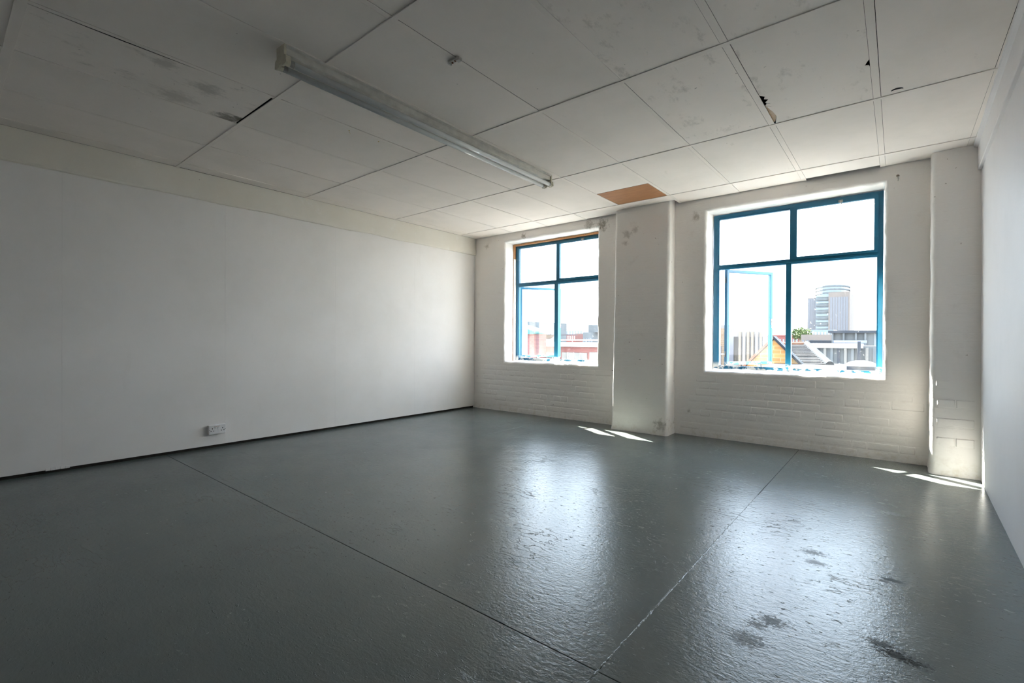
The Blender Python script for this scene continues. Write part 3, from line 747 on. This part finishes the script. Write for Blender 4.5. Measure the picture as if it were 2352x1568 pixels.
for px in (1858.5, 1863, 1867.5, 1872, 1911, 1917, 1923, 1929, 1935, 1941, 1947):
    bm = bmesh.new(); d = -3 if px > 1900 else 0; box(bm, tx(px) - .35, tx(px) + .35, d - .05, d + .3, 4, tz(684)); obj('window_strip', bm, M_strip, r)
# far left blocks
block('far_slab', 'far pale grey slab at the left edge of the right-hand window', 'building', 1640, 1711, 746, 150, 15, M_beige2, (14, 5, 3.0, .6, .5, 1))
r_ = block('concrete_factory', 'weathered concrete factory with tall ribs behind the open casement', 'building', 1681, 1748, 757, 46, 3, M_beige2)
for k in range(7):
    xx = r_[1] + (r_[2] - r_[1]) * (k + .5) / 7; bm = bmesh.new(); box(bm, xx - .38, xx + .38, -.08, .1, r_[3] - 3.2, r_[3] - .7); o = obj('window', bm, M_win, r_[0])
    bm = bmesh.new(); box(bm, xx + .52, xx + .72, -.30, 0, 0, r_[3] - .2); obj('rib', bm, M_whiteb if k in (1, 4, 6) else M_tan, r_[0])
block('brick_warehouse', 'tan brick warehouse end beside the left frame of the right-hand window', 'building', 1590, 1664, 754, 34, 1.2, M_tan, (4, 4, 3.0, .3, .5, 1.4))
block('distant_terrace', 'far reddish terrace roofs between the gable and the tower', 'building', 1745, 1850, 769, 120, 8, M_red, (14, 3, 2.6, .5, .5, 1), parapet=.3)
# orange brick gable with slate roof behind it
Yg = 15.0; ap = at(1777.5, 779.8, Yg); gl = at(1725, 829, Yg); gr = at(1818, 819.5, Yg)
r = empty('gabled_house', (ap.x, Yg, -8)); tag(r, 'orange brick gable house with a grey slate roof outside the right-hand window', 'house')
zz = lambda z: z + 8
bm = bmesh.new(); lx, rx_ = gl.x - ap.x, gr.x - ap.x; az = zz(ap.z)
slope = (az - zz(gr.z)) / rx_
prism(bm, [(-2.0, 0), (2.0, 0), (2.0, az - slope * 2.0), (0, az), (-2.0, az - slope * 2.0)], 'y', 0, .35); obj('gable_wall', bm, M_orange, r)
for s in (-1, 1):
    bm = bmesh.new(); prism(bm, [(0, az + .02), (0, az + .14), (s * 2.15, az + .14 - slope * 2.15), (s * 2.15, az + .02 - slope * 2.15)], 'y', -.12, .45); obj('coping', bm, M_lead if s > 0 else M_terra, r)
# main slate roof: ridge running left-right, hip at its right end
Yr = 19.0; ra, rb = at(1790, 790.3, Yr), at(1853, 790.3, Yr); he = at(1906, 838, 15.2); le = at(1790, 838, 15.2)
def L_(v): return (v.x - ap.x, v.y - Yg, v.z + 8)
bm = bmesh.new(); A = [bm.verts.new(L_(v)) for v in (ra, rb, he, le)]; bm.faces.new(A)
dwn = [bm.verts.new((v.co.x, v.co.y, v.co.z - .25)) for v in A]; bm.faces.new(dwn[::-1])
for i in range(4): bm.faces.new((A[i], dwn[i], dwn[(i + 1) % 4], A[(i + 1) % 4]))
rf = obj('slate_roof', bm, M_slate, r)
for k in range(1, 15):
    f = k / 15; p0 = ra.lerp(le, f); p1_ = rb.lerp(he, f); nrm = Vector((0, -.62, .78))
    bm = bmesh.new(); a_, b_ = Vector(L_(p0)), Vector(L_(p1_)); d = (le - ra).normalized() * .24
    q = [a_ + nrm * .02, b_ + nrm * .02, b_ + d + nrm * .055, a_ + d + nrm * .055]; q2 = [v - nrm * .03 for v in q]
    vs = [bm.verts.new(v) for v in q]; v2 = [bm.verts.new(v) for v in q2]; bm.faces.new(vs); bm.faces.new(v2[::-1])
    for i in range(4): bm.faces.new((vs[i], v2[i], v2[(i + 1) % 4], vs[(i + 1) % 4]))
    obj('slate_course', bm, M_slate, rf)
bm = bmesh.new(); cyl(bm, L_(rb), L_(he), .14, 10); obj('hip_flashing', bm, M_lead, r)
bm = bmesh.new(); cyl(bm, L_(ra), L_(rb), .11, 10); obj('ridge', bm, M_terra, r)
# flat roof in the foreground and its domed skylight
Yf = 10.6; fa = at(1810, 840, 15.1); zf = fa.z
z_roof = at(1900, 838.5, 14.8).z
xa, xb = at(1690, 846, 9).x, at(2120, 846, 9).x
r = empty('flat_roof_building', (xa, 8, GZ)); tag(r, 'grey flat roofed building just below the right-hand window', 'building')
B('walls', (0, xb - xa + 5, 0, 8.2, 0, z_roof - GZ - .15), M_grey, r); B('roof_deck', (-.1, xb - xa + 5.1, -.1, 8.3, z_roof - GZ - .15, z_roof - GZ), M_roofgrey, r)
sk = at(1976, 847, 11.2); t = empty('skylight', (sk.x, 11.6, z_roof)); tag(t, 'white domed skylight on the grey flat roof', 'skylight')
k_ = (sk - CP).dot(fw) / F; Rr = 31 * k_; hb = 12 * k_
bm = bmesh.new(); box(bm, -Rr * .86, Rr * .86, -Rr * .8, Rr * .8, 0, hb, .02); obj('curb', bm, M_grey2, t)
bm = bmesh.new(); bmesh.ops.create_uvsphere(bm, u_segments=24, v_segments=12, radius=1)
for v in bm.verts: v.co = Vector((v.co.x * Rr, v.co.y * Rr * .95, max(0, v.co.z) * 13 * k_ + hb))
obj('dome', bm, M_dome, t, smooth=True)
# grey concrete building on the right with coping, pipes and post
r_ = block('concrete_building', 'stained grey concrete building behind the skylight', 'building', 1911, 2008, 760.5, 34, 10, M_grey)
r, x0, x1, z1 = r_; w_ = x1 - x0
for f in (0, .27, .56, .78): B('buttress', (x0 + w_ * f, x0 + w_ * (f + .045), -.22, 0, 0, z1 - .1), M_grey, r)
B('coping', (x0 - .2, x1 + .2, -.3, 10.2, z1 - .12, z1 + .05), M_grey2, r)
r_ = block('low_annex', 'lower grey annex with a pale coping line in front of the concrete building', 'building', 1868, 2012, 794, 30, 3, M_grey)
r, x0, x1, z1 = r_; w_ = x1 - x0
B('coping', (x0 - .1, x1 * .62, -.2, .5, z1 - .14, z1 + .14), M_whiteb, r)
B('blue_pipe', (x0 + w_ * .32, x0 + w_ * .85, .7, .9, z1 + .18, z1 + .34), plain('blue_pipe', (.12, .16, .42, 1), .5), r)
for k in range(9): B('post', (x0 + w_ * (k + .6) / 9, x0 + w_ * (k + .6) / 9 + .14, -.12, 0, 0, z1 - .1), M_grey2 if k % 3 == 0 else M_beige2 if k % 3 == 1 else M_grey, r)
bm = bmesh.new(); pz = at(1973, 784, 29.6).z - GZ; px_ = at(1973, 784, 29.6).x - r.location.x; cyl(bm, (px_, -.4, 0), (px_, -.4, pz), .09, 8); obj('flue', bm, M_grey2, r)
block('windowed_building', 'far pinkish building with small dark windows left of the concrete building', 'building', 1840, 1912, 768, 75, 12, M_beige, (7, 2, 2.2, .42, .45, .8))
block('grey_shed', 'long dark grey shed roof below the pinkish building', 'building', 1859, 1910, 781.5, 44, 8, M_grey2)
block('rooftop_plant', 'pale blue rooftop plant rooms at the foot of the tower', 'building', 1848, 1915, 757.5, 130, 12, M_blueg, (9, 2, 2.4, .5, .5, .5), M_whiteb)
block('tan_building', 'narrow beige building at the right edge of the right-hand window', 'building', 2009, 2060, 764, 60, 12, M_beige, (4, 3, 3, .4, .5, 1.5))
# tree crown behind the roofs
tp = at(1838, 766, 100); t = empty('tree', (tp.x, 100, GZ)); tag(t, 'small yellow-green tree showing above the roofs left of the tower', 'tree')
bm = bmesh.new(); hh = tp.z - GZ; cyl(bm, (0, 0, 0), (0, 0, hh - 1), .3, 8, .15); cyl(bm, (0, 0, hh - 4), (1.2, .4, hh), .12, 6, .05); cyl(bm, (0, 0, hh - 4), (-1.0, -.3, hh - .5), .12, 6, .05); obj('trunk', bm, M_tan, t)
bm = bmesh.new(); r_ = random.Random(3)
for k in range(700):
    u = r_.uniform(0, 2 * math.pi); w = r_.uniform(-1, 1); q = r_.random() ** .4
    c = Vector((2.0 * q * math.cos(u) * math.sqrt(1 - w * w), 2.0 * q * math.sin(u) * math.sqrt(1 - w * w), hh + 1.2 * q * w))
    a = Vector((r_.uniform(-1, 1), r_.uniform(-1, 1), r_.uniform(-1, 1))).normalized() * .22; b_ = a.orthogonal().normalized() * .12
    bm.faces.new([bm.verts.new(c + a), bm.verts.new(c + b_), bm.verts.new(c - a), bm.verts.new(c - b_)])
me = bpy.data.meshes.new('foliage'); bm.to_mesh(me); bm.free(); tag(link('foliage', me, M_leaf, t), kind='stuff')
